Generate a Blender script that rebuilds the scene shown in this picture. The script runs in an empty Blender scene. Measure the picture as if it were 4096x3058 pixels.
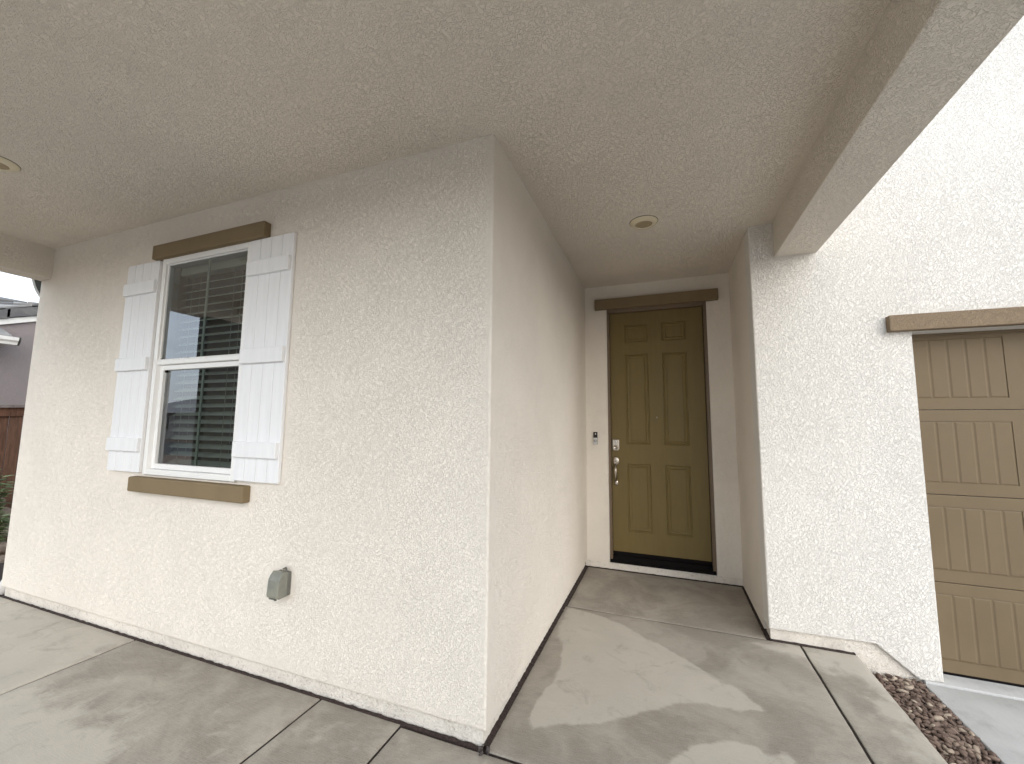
import bpy, bmesh, math, random
from mathutils import Vector, Matrix, noise as mn

random.seed(11)
SC = bpy.context.scene
COL = SC.collection
rad = math.radians

# ------------------------------------------------------------------ camera
cam_d = bpy.data.cameras.new('camera')
cam = bpy.data.objects.new('camera', cam_d)
COL.objects.link(cam)
RR = ((0.9360, 0.3515, 0.0092), (0.0272, -0.0987, 0.9948), (-0.3500, 0.9310, 0.1027))
yaw, pitch, roll = rad(-20.60031), rad(5.89583), rad(0.52680)
fv = Vector((math.sin(yaw)*math.cos(pitch), math.cos(yaw)*math.cos(pitch), math.sin(pitch)))
rv = Vector((math.cos(yaw), -math.sin(yaw), 0)); uv = rv.cross(fv)
r2 = rv*math.cos(roll) + uv*math.sin(roll); u2 = -rv*math.sin(roll) + uv*math.cos(roll)
M = Matrix((r2, u2, -fv)).transposed().to_4x4()
M.translation = Vector((0.7905, -1.8062, 1.4556))
cam.matrix_world = M
cam_d.sensor_width = 36.0
cam_d.lens = 36.0*1621.75/4096.0
cam_d.clip_start = 0.02
cam_d.clip_end = 2000
SC.camera = cam

# ------------------------------------------------------------------ sky and sun (overcast day)
SUN_EL, SUN_AZ = 23.0, 134.0         # azimuth from +y, clockwise
W = bpy.data.worlds.new('World'); SC.world = W; W.use_nodes = True
wn, wl = W.node_tree.nodes, W.node_tree.links
wn.clear()
wo = wn.new('ShaderNodeOutputWorld'); bg = wn.new('ShaderNodeBackground')
sky = wn.new('ShaderNodeTexSky'); sky.sky_type = 'NISHITA'; sky.sun_disc = False
sky.sun_elevation = rad(SUN_EL); sky.sun_rotation = rad(SUN_AZ)
sky.air_density = 1.0; sky.dust_density = 2.0; sky.ozone_density = 1.0
tc = wn.new('ShaderNodeTexCoord'); mp = wn.new('ShaderNodeMapping'); mp.inputs['Scale'].default_value = (1.0, 1.0, 3.2)
nz = wn.new('ShaderNodeTexNoise'); nz.inputs['Scale'].default_value = 2.6; nz.inputs['Detail'].default_value = 7; nz.inputs['Roughness'].default_value = 0.6; nz.inputs['Distortion'].default_value = 0.35
rp = wn.new('ShaderNodeValToRGB')
rp.color_ramp.elements[0].position = 0.30; rp.color_ramp.elements[0].color = (0.42, 0.42, 0.42, 1)
rp.color_ramp.elements[1].position = 0.66; rp.color_ramp.elements[1].color = (0.97, 0.97, 0.97, 1)
cl = wn.new('ShaderNodeRGB'); cl.outputs[0].default_value = (6.4, 7.0, 7.6, 1)
mx = wn.new('ShaderNodeMix'); mx.data_type = 'RGBA'
wl.new(tc.outputs['Generated'], mp.inputs['Vector']); wl.new(mp.outputs[0], nz.inputs['Vector'])
wl.new(nz.outputs['Fac'], rp.inputs['Fac']); wl.new(rp.outputs['Color'], mx.inputs['Factor'])
wl.new(sky.outputs['Color'], mx.inputs['A']); wl.new(cl.outputs[0], mx.inputs['B'])
wl.new(mx.outputs['Result'], bg.inputs['Color']); bg.inputs['Strength'].default_value = 0.11
wl.new(bg.outputs[0], wo.inputs['Surface'])

sd = bpy.data.lights.new('sun', 'SUN'); sd.energy = 0.7; sd.angle = rad(70); sd.color = (1.0, 0.97, 0.93)
sun = bpy.data.objects.new('sun', sd); COL.objects.link(sun)
sdir = Vector((math.sin(rad(SUN_AZ))*math.cos(rad(SUN_EL)), math.cos(rad(SUN_AZ))*math.cos(rad(SUN_EL)), math.sin(rad(SUN_EL))))
sun.rotation_euler = sdir.to_track_quat('Z', 'Y').to_euler(); sun.location = sdir*30

vs = SC.view_settings
vs.view_transform = 'Standard'; vs.look = 'None'; vs.exposure = 1.40; vs.gamma = 1.0; vs.use_curve_mapping = False
SC.render.engine = 'CYCLES'
cy = SC.cycles
cy.use_denoising = True; cy.use_adaptive_sampling = True; cy.adaptive_threshold = 0.02; cy.max_bounces = 8; cy.diffuse_bounces = 5; cy.glossy_bounces = 3; cy.transmission_bounces = 8; cy.transparent_max_bounces = 10
cy.sample_clamp_indirect = 8.0; cy.caustics_reflective = False; cy.caustics_refractive = False

# ------------------------------------------------------------------ materials
class NT:
    def __init__(s, name):
        s.m = bpy.data.materials.new(name); s.m.use_nodes = True
        s.n = s.m.node_tree.nodes; s.l = s.m.node_tree.links
        s.b = s.n['Principled BSDF']; s.out = s.n['Material Output']
        s.co = None
    def obj(s):
        if s.co is None: s.co = s.n.new('ShaderNodeTexCoord')
        return s.co.outputs['Object']
    def link(s, a, b): s.l.new(a, b)
    def map(s, scale=(1, 1, 1), rot=(0, 0, 0), vec=None):
        m = s.n.new('ShaderNodeMapping'); m.inputs['Scale'].default_value = scale; m.inputs['Rotation'].default_value = rot
        s.l.new(vec or s.obj(), m.inputs['Vector']); return m.outputs[0]
    def noise(s, scale, detail=2, rough=0.5, dist=0.0, vec=None, out='Fac'):
        t = s.n.new('ShaderNodeTexNoise'); t.inputs['Scale'].default_value = scale; t.inputs['Detail'].default_value = detail
        t.inputs['Roughness'].default_value = rough; t.inputs['Distortion'].default_value = dist
        s.l.new(vec or s.obj(), t.inputs['Vector']); return t.outputs[out]
    def voro(s, scale, vec=None, feature='F1', out='Distance', rnd=1.0):
        t = s.n.new('ShaderNodeTexVoronoi'); t.feature = feature; t.inputs['Scale'].default_value = scale; t.inputs['Randomness'].default_value = rnd
        s.l.new(vec or s.obj(), t.inputs['Vector']); return t.outputs[out]
    def math(s, op, a, b=None, c=None, clamp=False):
        t = s.n.new('ShaderNodeMath'); t.operation = op; t.use_clamp = clamp
        for i, v in enumerate((a, b, c)):
            if v is None: continue
            if isinstance(v, (int, float)): t.inputs[i].default_value = v
            else: s.l.new(v, t.inputs[i])
        return t.outputs[0]
    def rng(s, v, a, b, c, d, smooth=True):
        t = s.n.new('ShaderNodeMapRange'); t.interpolation_type = 'SMOOTHSTEP' if smooth else 'LINEAR'
        s.l.new(v, t.inputs['Value'])
        for k, x in zip(('From Min', 'From Max', 'To Min', 'To Max'), (a, b, c, d)): t.inputs[k].default_value = x
        return t.outputs[0]
    def mix(s, f, a, b, mode='MIX'):
        t = s.n.new('ShaderNodeMix'); t.data_type = 'RGBA'; t.blend_type = mode
        for k, v in (('Factor', f), ('A', a), ('B', b)):
            if isinstance(v, (int, float)): t.inputs[k].default_value = v
            elif isinstance(v, tuple): t.inputs[k].default_value = v + (1,) if len(v) == 3 else v
            else: s.l.new(v, t.inputs[k])
        return t.outputs['Result']
    def bump(s, h, strength=1.0, dist=0.01, normal=None):
        t = s.n.new('ShaderNodeBump'); t.inputs['Strength'].default_value = strength; t.inputs['Distance'].default_value = dist
        s.l.new(h, t.inputs['Height'])
        if normal: s.l.new(normal, t.inputs['Normal'])
        return t.outputs[0]
    def attr(s, name):
        t = s.n.new('ShaderNodeAttribute'); t.attribute_name = name; return t.outputs['Fac']
    def base(s, c):
        if isinstance(c, tuple): s.b.inputs['Base Color'].default_value = c + (1,)
        else: s.l.new(c, s.b.inputs['Base Color'])
    def set(s, **k):
        for a, v in k.items():
            nm = a.replace('_', ' ').title().replace('Ior', 'IOR')
            i = s.b.inputs[nm]
            if isinstance(v, (int, float, tuple)): i.default_value = v
            else: s.l.new(v, i)

def stucco(name, col, scale=90.0, depth=0.002, cover=0.45, seed=0.0, grain=0.30, var=0.06, asp=(1, 1, 1), dirt=0.0):
    """lace-trowelled stucco: worm-like creases between flattened dabs, a fine sand grain"""
    t = NT(name)
    v = t.map(asp, (0.3+seed, 0.5, 0.2+seed))
    n1 = t.noise(scale, 1, 0.5, 0.9, v)
    cre = t.rng(t.math('ABSOLUTE', t.math('SUBTRACT', n1, 0.5)), 0.0, 0.07, -1.0, 0.0)
    msk = t.rng(t.noise(scale*0.22, 2, 0.6, 0, v), cover-0.20, cover+0.22, 0.82, 1.0)
    h = t.math('MULTIPLY', cre, msk)
    h = t.math('ADD', h, t.math('MULTIPLY', n1, 0.9))
    gr = t.noise(scale*3.1, 1, 0.65, 0, v)
    h = t.math('ADD', h, t.math('MULTIPLY', gr, grain))
    t.set(normal=t.bump(h, 1.0, depth), roughness=0.92, specular_ior_level=0.15)
    d = t.rng(t.noise(0.9, 4, 0.62, 0.2, v), 0.3, 0.7, 1.0-var, 1.0+var*0.4)
    d2 = t.rng(gr, 0.25, 0.7, 0.96, 1.03)
    hs = t.n.new('ShaderNodeHueSaturation'); hs.inputs['Color'].default_value = col + (1,)
    t.link(t.math('MULTIPLY', d, d2), hs.inputs['Value'])
    c = hs.outputs[0]
    if dirt:
        sp = t.rng(t.noise(55, 3, 0.7), 0.56, 0.70, 0.0, dirt)
        bl = t.rng(t.noise(4.0, 4, 0.7, 0.6), 0.45, 0.72, 0.0, dirt*0.8)
        c = t.mix(bl, c, (0.36, 0.32, 0.27)); c = t.mix(sp, c, (0.17, 0.12, 0.09))
    t.base(c)
    return t.m

def paint(name, col, rough=0.5, bump=0.0006, scale=90, var=0.05, spec=0.4, grain=None):
    t = NT(name)
    n = t.noise(scale, 3, 0.6)
    v = t.map(grain) if grain else None
    n2 = t.noise(4.0, 4, 0.6, 0, v)
    f = t.rng(n2, 0.3, 0.7, 1-var, 1+var)
    hs = t.n.new('ShaderNodeHueSaturation'); hs.inputs['Color'].default_value = col + (1,)
    t.link(f, hs.inputs['Value']); t.base(hs.outputs[0])
    t.set(normal=t.bump(n, 0.6, bump), roughness=t.rng(n2, 0.3, 0.7, rough-0.06, rough+0.08), specular_ior_level=spec)
    return t.m

MAT = {}
CREAM = (0.845, 0.785, 0.705)
MAT['stucco'] = stucco('stucco_cream', CREAM, 118, 0.0016, 0.44, dirt=0.05)
MAT['stucco_coarse'] = stucco('stucco_cream_coarse', (0.80, 0.772, 0.728), 84, 0.0027, 0.38, 0.4, 0.25, 0.05, (1, 1, 0.75))  # same house paint, held darker to offset the strong light on this wall
MAT['stucco_ceiling_shaded'] = stucco('stucco_ceiling_shaded', (0.72, 0.655, 0.57), 74, 0.0020, 0.54, 0.8, 0.20)  # wall paint darkened here, porch shade put into the colour
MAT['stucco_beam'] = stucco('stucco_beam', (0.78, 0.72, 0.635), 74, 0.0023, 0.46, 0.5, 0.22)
MAT['trim'] = paint('trim_brown_paint', (0.205, 0.155, 0.092), 0.8, 0.0012, 160, 0.06, 0.15)
MAT['trim_coarse'] = stucco('trim_brown_stucco', (0.27, 0.205, 0.14), 80, 0.0022, 0.45, 0.2, 0.5, 0.05)
MAT['door'] = paint('door_olive_brown_paint', (0.155, 0.114, 0.044), 0.45, 0.0003, 60, 0.05, 0.2, (6, 6, 0.6))
MAT['jamb'] = paint('door_jamb_brown_paint', (0.165, 0.118, 0.078), 0.45, 0.0004, 60, 0.05)
MAT['garage'] = paint('garage_door_brown_paint', (0.162, 0.121, 0.074), 0.5, 0.0005, 140, 0.05, 0.2)
MAT['white'] = paint('white_vinyl', (0.80, 0.80, 0.79), 0.35, 0.0001, 40, 0.02)
MAT['shutter'] = paint('shutter_white_paint', (0.77, 0.775, 0.79), 0.5, 0.0003, 60, 0.03, 0.4, (8, 8, 0.7))
MAT['black'] = paint('black_rubber', (0.006, 0.005, 0.005), 0.8, 0.0003, 60, 0.2, 0.1)
MAT['fascia'] = paint('fascia_white_paint', (0.70, 0.69, 0.66), 0.5)
MAT['dark'] = paint('dark_bracket_paint', (0.035, 0.037, 0.03), 0.5)

def concrete(name, damp, dry, broom=(3, 60, 1), rot=0.0):
    t = NT(name)
    st = t.attr('dry')
    wob = t.math('SUBTRACT', t.noise(6.5, 4, 0.66, 0.4), 0.5)
    f = t.rng(t.math('ADD', st, t.math('MULTIPLY', wob, 1.0)), 0.33, 0.64, 0.0, 1.0)
    mott = t.noise(2.3, 4, 0.65, 0.6)
    c = t.mix(f, damp, dry)
    c = t.mix(t.rng(mott, 0.36, 0.66, 0.0, 0.42), c, tuple(x*1.22 for x in dry))
    c = t.mix(t.rng(t.noise(5.5, 4, 0.7, 1.2), 0.52, 0.75, 0.0, 0.4), c, tuple(x*0.66 for x in damp))
    fine = t.noise(160, 1, 0.7)
    c = t.mix(t.rng(fine, 0.3, 0.75, 0.0, 0.16), c, tuple(x*1.5 for x in dry))
    spk = t.rng(t.voro(34), 0.0, 0.055, 1.0, 0.0)
    spk = t.math('MULTIPLY', spk, t.rng(t.noise(7, 2), 0.50, 0.62, 0, 0.9))
    c = t.mix(spk, c, (0.05, 0.04, 0.03))
    br = t.noise(5.0, 3, 0.6, 0.1, t.map(broom, (0, 0, rot)))
    c = t.mix(t.rng(br, 0.38, 0.70, 0.0, 0.22), c, tuple(x*1.35 for x in dry))
    t.base(c)
    h = t.math('ADD', t.math('MULTIPLY', br, 0.7), t.math('MULTIPLY', fine, 0.5))
    h = t.math('ADD', h, t.math('MULTIPLY', mott, 2.0))
    t.set(normal=t.bump(h, 0.8, 0.0016), roughness=t.rng(f, 0, 1, 0.60, 0.82, False), specular_ior_level=0.35)
    return t.m
MAT['concrete'] = concrete('porch_concrete', (0.215, 0.190, 0.158), (0.410, 0.378, 0.326), (3, 60, 1), 0.05)
MAT['driveway'] = concrete('driveway_concrete', (0.37, 0.37, 0.362), (0.46, 0.46, 0.452), (40, 3, 1), 0.5)
MAT['foundation'] = stucco('foundation_concrete', (0.83, 0.775, 0.70), 70, 0.0022, 0.6, 0.3, 1.0, 0.10, (1, 1, 1), 0.35)

def simple(name, col, rough=0.6, metal=0.0, noise_s=None, col2=None, bump=None, spec=0.4):
    t = NT(name)
    if noise_s:
        n = t.noise(noise_s, 5, 0.65, 0.3)
        t.base(t.mix(t.rng(n, 0.35, 0.68, 0, 1), col, col2 or tuple(x*0.6 for x in col)))
        if bump: t.set(normal=t.bump(n, 1.0, bump))
    else: t.base(col)
    t.set(roughness=rough, metallic=metal, specular_ior_level=spec)
    return t.m
MAT['joint'] = simple('joint_filler_fibreboard', (0.020, 0.014, 0.012), 0.95, 0, 90, (0.060, 0.040, 0.035), 0.004)
MAT['flake'] = simple('joint_filler_flake', (0.10, 0.085, 0.08), 0.95, 0, 120, (0.04, 0.03, 0.028), 0.003)
MAT['soil'] = simple('dark_soil', (0.035, 0.024, 0.019), 0.95, 0, 40, (0.018, 0.012, 0.010), 0.01)
MAT['nickel'] = simple('satin_nickel', (0.55, 0.50, 0.44), 0.30, 1.0, 60, (0.42, 0.37, 0.31))
MAT['cream_metal'] = simple('cream_light_trim', (0.66, 0.58, 0.42), 0.38)
MAT['lens'] = simple('frosted_light_lens', (0.34, 0.27, 0.17), 0.45)
MAT['silver'] = simple('silver_plastic', (0.60, 0.60, 0.60), 0.35, 0.3)
MAT['gloss_black'] = simple('gloss_black_plastic', (0.010, 0.009, 0.010), 0.08, 0, spec=0.6)
MAT['cover'] = simple('smoked_outlet_cover', (0.235, 0.235, 0.195), 0.32, 0, 8, (0.16, 0.165, 0.15))
MAT['cover_base'] = simple('grey_outlet_base', (0.10, 0.10, 0.09), 0.5, 0, 20, (0.15, 0.15, 0.13))
MAT['slat'] = simple('blind_slat', (0.80, 0.80, 0.76), 0.42)
MAT['cord'] = simple('blind_cord', (0.62, 0.62, 0.58), 0.7)
MAT['room'] = simple('interior_dim', (0.09, 0.065, 0.05), 0.8)  # beige room walls darkened, dim interior put into the colour
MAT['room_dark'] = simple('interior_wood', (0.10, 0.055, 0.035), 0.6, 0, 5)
MAT['tile'] = simple('grey_roof_tile', (0.090, 0.088, 0.092), 0.65, 0, 7, (0.14, 0.135, 0.13), 0.003)
MAT['tile_light'] = simple('pale_roof_tile', (0.20, 0.195, 0.19), 0.6, 0, 7, (0.27, 0.26, 0.25), 0.003)
MAT['mauve'] = stucco('neighbour_mauve_stucco', (0.265, 0.232, 0.228), 60, 0.002, 0.45, 0.1, 0.4, 0.05)
MAT['grey_stucco'] = stucco('far_house_stucco', (0.36, 0.34, 0.31), 20, 0.003, 0.45, 0.1, 0.4, 0.05)
MAT['stone_white'] = simple('white_stone', (0.66, 0.65, 0.63), 0.8, 0, 14, (0.48, 0.47, 0.46), 0.01)
MAT['stone_tan'] = simple('tan_rock', (0.21, 0.165, 0.125), 0.85, 0, 9, (0.11, 0.08, 0.06), 0.02)
MAT['leaf'] = simple('leaf_green', (0.055, 0.085, 0.030), 0.45, 0, 12, (0.10, 0.13, 0.055))
MAT['leaf_pale'] = simple('leaf_pale_green', (0.15, 0.18, 0.09), 0.45, 0, 12, (0.10, 0.14, 0.06))
MAT['stem'] = simple('stem_brown', (0.08, 0.055, 0.03), 0.8)
MAT['mulch'] = simple('brown_mulch', (0.25, 0.18, 0.13), 0.95, 0, 22, (0.12, 0.085, 0.065), 0.03)
MAT['asphalt'] = simple('asphalt', (0.055, 0.055, 0.057), 0.9, 0, 60, (0.04, 0.04, 0.04), 0.004)
MAT['grass'] = simple('lawn_grass', (0.06, 0.085, 0.03), 0.9, 0, 30, (0.04, 0.06, 0.02), 0.03)

def wood():
    t = NT('fence_redwood')
    rn = t.n.new('ShaderNodeObjectInfo').outputs['Random']
    g = t.noise(9, 5, 0.6, 0.8, t.map((1, 5, 0.5)))
    c = t.mix(t.rng(g, 0.3, 0.7, 0, 1), (0.120, 0.058, 0.036), (0.050, 0.022, 0.014))
    c = t.mix(t.math('MULTIPLY', rn, 0.35), c, (0.16, 0.10, 0.07))
    t.base(c); t.set(roughness=0.8, normal=t.bump(g, 0.6, 0.004), specular_ior_level=0.2)
    return t.m
MAT['wood'] = wood()
MAT['wood_grey'] = simple('weathered_cap_wood', (0.17, 0.145, 0.135), 0.85, 0, 12, (0.11, 0.09, 0.085), 0.003)

def pebble_mat():
    t = NT('brown_pebbles')
    rn = t.n.new('ShaderNodeAttribute'); rn.attribute_name = 'tone'
    rf = rn.outputs['Fac']
    oi = t.n.new('ShaderNodeObjectInfo').outputs['Random']
    v = t.math('FRACT', t.math('ADD', rf, oi))
    r = t.n.new('ShaderNodeValToRGB'); e = r.color_ramp.elements
    e[0].position = 0; e[0].color = (0.115, 0.076, 0.058, 1)
    e[1].position = 1; e[1].color = (0.50, 0.42, 0.33, 1)
    for p, c in ((0.45, (0.165, 0.115, 0.088)), (0.86, (0.23, 0.165, 0.13)), (0.92, (0.36, 0.285, 0.22))):
        k = e.new(p); k.color = c + (1,)
    t.link(v, r.inputs['Fac'])
    n = t.noise(45, 4, 0.6)
    c = t.mix(t.rng(n, 0.35, 0.7, 0, 0.5), r.outputs['Color'], (0.09, 0.06, 0.05))
    t.base(c); t.set(roughness=0.85, normal=t.bump(n, 0.7, 0.004))
    return t.m
MAT['pebble'] = pebble_mat()

def glass_mat():
    t = NT('window_glass')
    t.n.remove(t.b)
    gl = t.n.new('ShaderNodeBsdfGlossy'); gl.inputs['Roughness'].default_value = 0.0; gl.inputs['Color'].default_value = (0.93, 0.95, 1, 1)
    tr = t.n.new('ShaderNodeBsdfTransparent'); tr.inputs['Color'].default_value = (0.87, 0.94, 0.88, 1)
    fr = t.n.new('ShaderNodeFresnel'); fr.inputs['IOR'].default_value = 2.5
    ms = t.n.new('ShaderNodeMixShader')
    t.link(fr.outputs[0], ms.inputs[0]); t.link(tr.outputs[0], ms.inputs[1]); t.link(gl.outputs[0], ms.inputs[2])
    t.link(ms.outputs[0], t.out.inputs['Surface'])
    return t.m
MAT['glass'] = glass_mat()

# ------------------------------------------------------------------ mesh helpers
def link(name, me, mat, parent=None, smooth=False):
    if isinstance(mat, str): mat = MAT[mat]
    if mat and not me.materials: me.materials.append(mat)
    if smooth:
        for p in me.polygons: p.use_smooth = True
    o = bpy.data.objects.new(name, me); COL.objects.link(o)
    if parent:
        o.parent = parent
        q = parent; loc = Vector((0, 0, 0))
        while q: loc += q.location; q = q.parent
        o.matrix_parent_inverse = Matrix.Translation(-loc)
    return o

def bm_mesh(bm, name):
    bmesh.ops.recalc_face_normals(bm, faces=bm.faces)
    me = bpy.data.meshes.new(name); bm.to_mesh(me); bm.free(); return me

def obj(name, bm, mat, parent=None, smooth=False):
    return link(name, bm_mesh(bm, name), mat, parent, smooth)

def add_box(bm, x0, x1, y0, y1, z0, z1, bev=0.0, seg=2):
    b = bmesh.new() if bev else bm
    vsx = [b.verts.new((x, y, z)) for x in (x0, x1) for y in (y0, y1) for z in (z0, z1)]
    for f in ((0, 1, 3, 2), (4, 6, 7, 5), (0, 4, 5, 1), (2, 3, 7, 6), (0, 2, 6, 4), (1, 5, 7, 3)):
        b.faces.new([vsx[i] for i in f])
    if bev:
        bmesh.ops.recalc_face_normals(b, faces=b.faces)
        bmesh.ops.bevel(b, geom=list(b.edges), offset=bev, segments=seg, affect='EDGES', profile=0.5)
        merge(bm, b)
    return bm

def merge(bm, b, mat4=None):
    me = bpy.data.meshes.new('tmp'); b.to_mesh(me); b.free()
    if mat4: me.transform(mat4)
    bm.from_mesh(me); bpy.data.meshes.remove(me)

def box(name, x0, x1, y0, y1, z0, z1, mat, parent=None, bev=0.0, seg=2):
    bm = bmesh.new(); add_box(bm, x0, x1, y0, y1, z0, z1, bev, seg)
    return obj(name, bm, mat, parent)

def prism(bm, pts, axis, a, b):
    """closed polygon in the two other axes, extruded along axis from a to b"""
    def P(p, t):
        q = list(p); q.insert(axis, t); return q
    A = [bm.verts.new(P(p, a)) for p in pts]; B = [bm.verts.new(P(p, b)) for p in pts]
    n = len(pts)
    bm.faces.new(A); bm.faces.new(B[::-1])
    for i in range(n): bm.faces.new((A[i], A[(i+1) % n], B[(i+1) % n], B[i]))
    return bm

def bevel_where(bm, test, off, seg=3):
    bmesh.ops.recalc_face_normals(bm, faces=bm.faces)
    es = [e for e in bm.edges if test(e.verts[0].co, e.verts[1].co)]
    if es: bmesh.ops.bevel(bm, geom=es, offset=off, segments=seg, affect='EDGES', profile=0.5)

def lathe(bm, prof, seg=32, centre=(0, 0, 0), axis='z'):
    rings = []
    for r, h in prof:
        ring = []
        for i in range(seg):
            a = 2*math.pi*i/seg
            p = (r*math.cos(a), r*math.sin(a), h)
            if axis == 'y': p = (p[0], h, p[1])
            if axis == 'x': p = (h, p[0], p[1])
            ring.append(bm.verts.new((p[0]+centre[0], p[1]+centre[1], p[2]+centre[2])))
        rings.append(ring)
    for a, b in zip(rings, rings[1:]):
        for i in range(seg): bm.faces.new((a[i], a[(i+1) % seg], b[(i+1) % seg], b[i]))
    bm.faces.new(rings[0]); bm.faces.new(rings[-1][::-1])
    return bm

def oval(bm, prof, sx, sz, seg=28, centre=(0, 0, 0)):
    """rings in xz scaled by profile r, heights along -y"""
    rings = []
    for r, h in prof:
        rings.append([bm.verts.new((centre[0]+sx*r*math.cos(2*math.pi*i/seg), centre[1]-h, centre[2]+sz*r*math.sin(2*math.pi*i/seg))) for i in range(seg)])
    for a, b in zip(rings, rings[1:]):
        for i in range(seg): bm.faces.new((a[i], a[(i+1) % seg], b[(i+1) % seg], b[i]))
    bm.faces.new(rings[0]); bm.faces.new(rings[-1][::-1])

def tube(bm, pts, radii, seg=10):
    rings = []
    for i, p in enumerate(pts):
        p = Vector(p)
        d = (Vector(pts[min(i+1, len(pts)-1)]) - Vector(pts[max(i-1, 0)])).normalized()
        a = d.cross(Vector((1, 0, 0)) if abs(d.x) < 0.9 else Vector((0, 1, 0))).normalized(); b = d.cross(a)
        r = radii[i] if isinstance(radii, (list, tuple)) else radii
        rings.append([bm.verts.new(p + a*r*math.cos(2*math.pi*k/seg) + b*r*math.sin(2*math.pi*k/seg)) for k in range(seg)])
    for a, b in zip(rings, rings[1:]):
        for k in range(seg): bm.faces.new((a[k], a[(k+1) % seg], b[(k+1) % seg], b[k]))
    bm.faces.new(rings[0]); bm.faces.new(rings[-1][::-1])

def empty(name, loc=(0, 0, 0)):
    o = bpy.data.objects.new(name, None); COL.objects.link(o); o.location = loc; o.empty_display_size = 0.1
    return o
def sub(name, parent, loc): 
    o = empty(name, Vector(loc) - parent.location); o.parent = parent; return o
def tag(o, label, cat, group=None):
    o['label'] = label; o['category'] = cat
    if group: o['group'] = group
    return o
def struct(o, label=None, cat=None):
    o['kind'] = 'structure'
    if label: o['label'] = label
    if cat: o['category'] = cat
    return o

def poly_sd(x, y, poly):
    """signed distance, positive inside"""
    d = 1e9; ins = False; n = len(poly); j = n-1
    for i in range(n):
        ax, ay = poly[j]; bx, by = poly[i]
        ex, ey = bx-ax, by-ay
        t = max(0, min(1, ((x-ax)*ex+(y-ay)*ey)/(ex*ex+ey*ey+1e-12)))
        d = min(d, math.hypot(x-ax-t*ex, y-ay-t*ey))
        if (ay > y) != (by > y) and x < (bx-ax)*(y-ay)/(by-ay)+ax: ins = not ins
        j = i
    return d if ins else -d

# ------------------------------------------------------------------ plan dimensions (metres)
ZC = 2.959            # porch ceiling
WD, DY, EY = 1.421, 2.568, 1.569
LX = -4.392
T = 0.16
GX0, GX1, GZT = 2.327, 5.02, 2.083
FRONT = -1.88

# ------------------------------------------------------------------ ground, slabs, drive
struct(obj('ground', prism(bmesh.new(), [(-400, -400), (400, -400), (400, 400), (-400, 400)], 2, -1.3, -0.20), 'mulch'))
struct(box('street', -200, 200, -19, -11, -1.2, -0.196, 'asphalt'))
struct(box('front_bounce_slab', -4.6, 1.9, -10.9, -3.312, -1.2, -0.02, 'driveway'))  # unseen pale paving, added to bounce light into the porch

def slab(name, x0, x1, y0, y1, ztop, thick, mat, parent, dryf, step=0.035, edge=0.005, drop=0.003):
    nx = max(2, int((x1-x0)/step)); ny = max(2, int((y1-y0)/step))
    xs = [x0, x0+edge*0.4, x0+edge] + [x0+edge+(x1-x0-2*edge)*i/nx for i in range(1, nx)] + [x1-edge, x1-edge*0.4, x1]
    ys = [y0, y0+edge*0.4, y0+edge] + [y0+edge+(y1-y0-2*edge)*i/ny for i in range(1, ny)] + [y1-edge, y1-edge*0.4, y1]
    nX, nY = len(xs), len(ys)
    V = []; D = []
    def dz(i, n): return {0: 1.0, 1: 0.35}.get(min(i, n-1-i), 0.0)
    for j, y in enumerate(ys):
        for i, x in enumerate(xs):
            wob = 0.0012*mn.noise((x*2.2, y*2.2, 0.3)) + 0.0006*mn.noise((x*9, y*9, 1.3))
            e = max(dz(i, nX), dz(j, nY))
            chip = 0.0025*max(0, mn.noise((x*14, y*14, 7.1))) if e else 0
            ox = 0.0022*mn.noise((x*11, y*11, 4.0)) if i in (0, nX-1) else 0
            oy = 0.0022*mn.noise((x*11, y*11, 8.0)) if j in (0, nY-1) else 0
            V.append((x+ox, y+oy, ztop+wob-drop*e-chip)); D.append(dryf(x, y))
    F = [(j*nX+i, j*nX+i+1, (j+1)*nX+i+1, (j+1)*nX+i) for j in range(nY-1) for i in range(nX-1)]
    rim = [i for i in range(nX)] + [j*nX+nX-1 for j in range(1, nY)] + [(nY-1)*nX+i for i in range(nX-2, -1, -1)] + [j*nX for j in range(nY-2, 0, -1)]
    b0 = len(V)
    for k in rim: x, y, z = V[k]; V.append((x, y, ztop-thick)); D.append(0.2)
    n = len(rim)
    for k in range(n): F.append((rim[k], b0+k, b0+(k+1) % n, rim[(k+1) % n]))
    F.append(tuple(b0+k for k in range(n-1, -1, -1)))
    me = bpy.data.meshes.new(name); me.from_pydata(V, [], F); me.update()
    a = me.attributes.new('dry', 'FLOAT', 'POINT')
    a.data.foreach_set('value', D)
    return link(name, me, mat, parent, True)

DRY1 = [(0.03, 1.55), (0.298, 1.50), (0.478, 1.397), (0.602, 1.302), (0.728, 1.221), (0.842, 1.122), (0.937, 1.05), (1.041, 0.952), (1.133, 0.915), (1.175, 0.829), (1.231, 0.757), (1.085, 0.712), (0.951, 0.717), (0.789, 0.646), (0.696, 0.563), (0.571, 0.455), (0.433, 0.359), (0.259, 0.284), (0.158, 0.198), (0.109, 0.26), (0.106, 0.395), (0.166, 0.635), (0.139, 0.927), (0.05, 1.097)]
DRY2 = [(0.62, 0.0), (0.759, 0.223), (0.815, 0.307), (0.891, 0.383), (1.05, 0.463), (1.146, 0.483), (1.166, 0.427), (1.215, 0.451), (1.25, 0.476), (1.281, 0.425), (1.30, 0.0)]
DRY3 = [(1.30, 1.49), (1.60, 1.562), (1.60, 1.43), (1.52, 1.384), (1.392, 1.432)]
DRYL = [(-4.1, -0.35), (-3.4, -0.30), (-2.9, -0.5), (-2.242, -0.531), (-1.959, -0.531), (-1.662, -0.531), (-1.482, -0.565), (-1.435, -0.629), (-1.5, -1.6), (-4.1, -2.4)]
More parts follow.
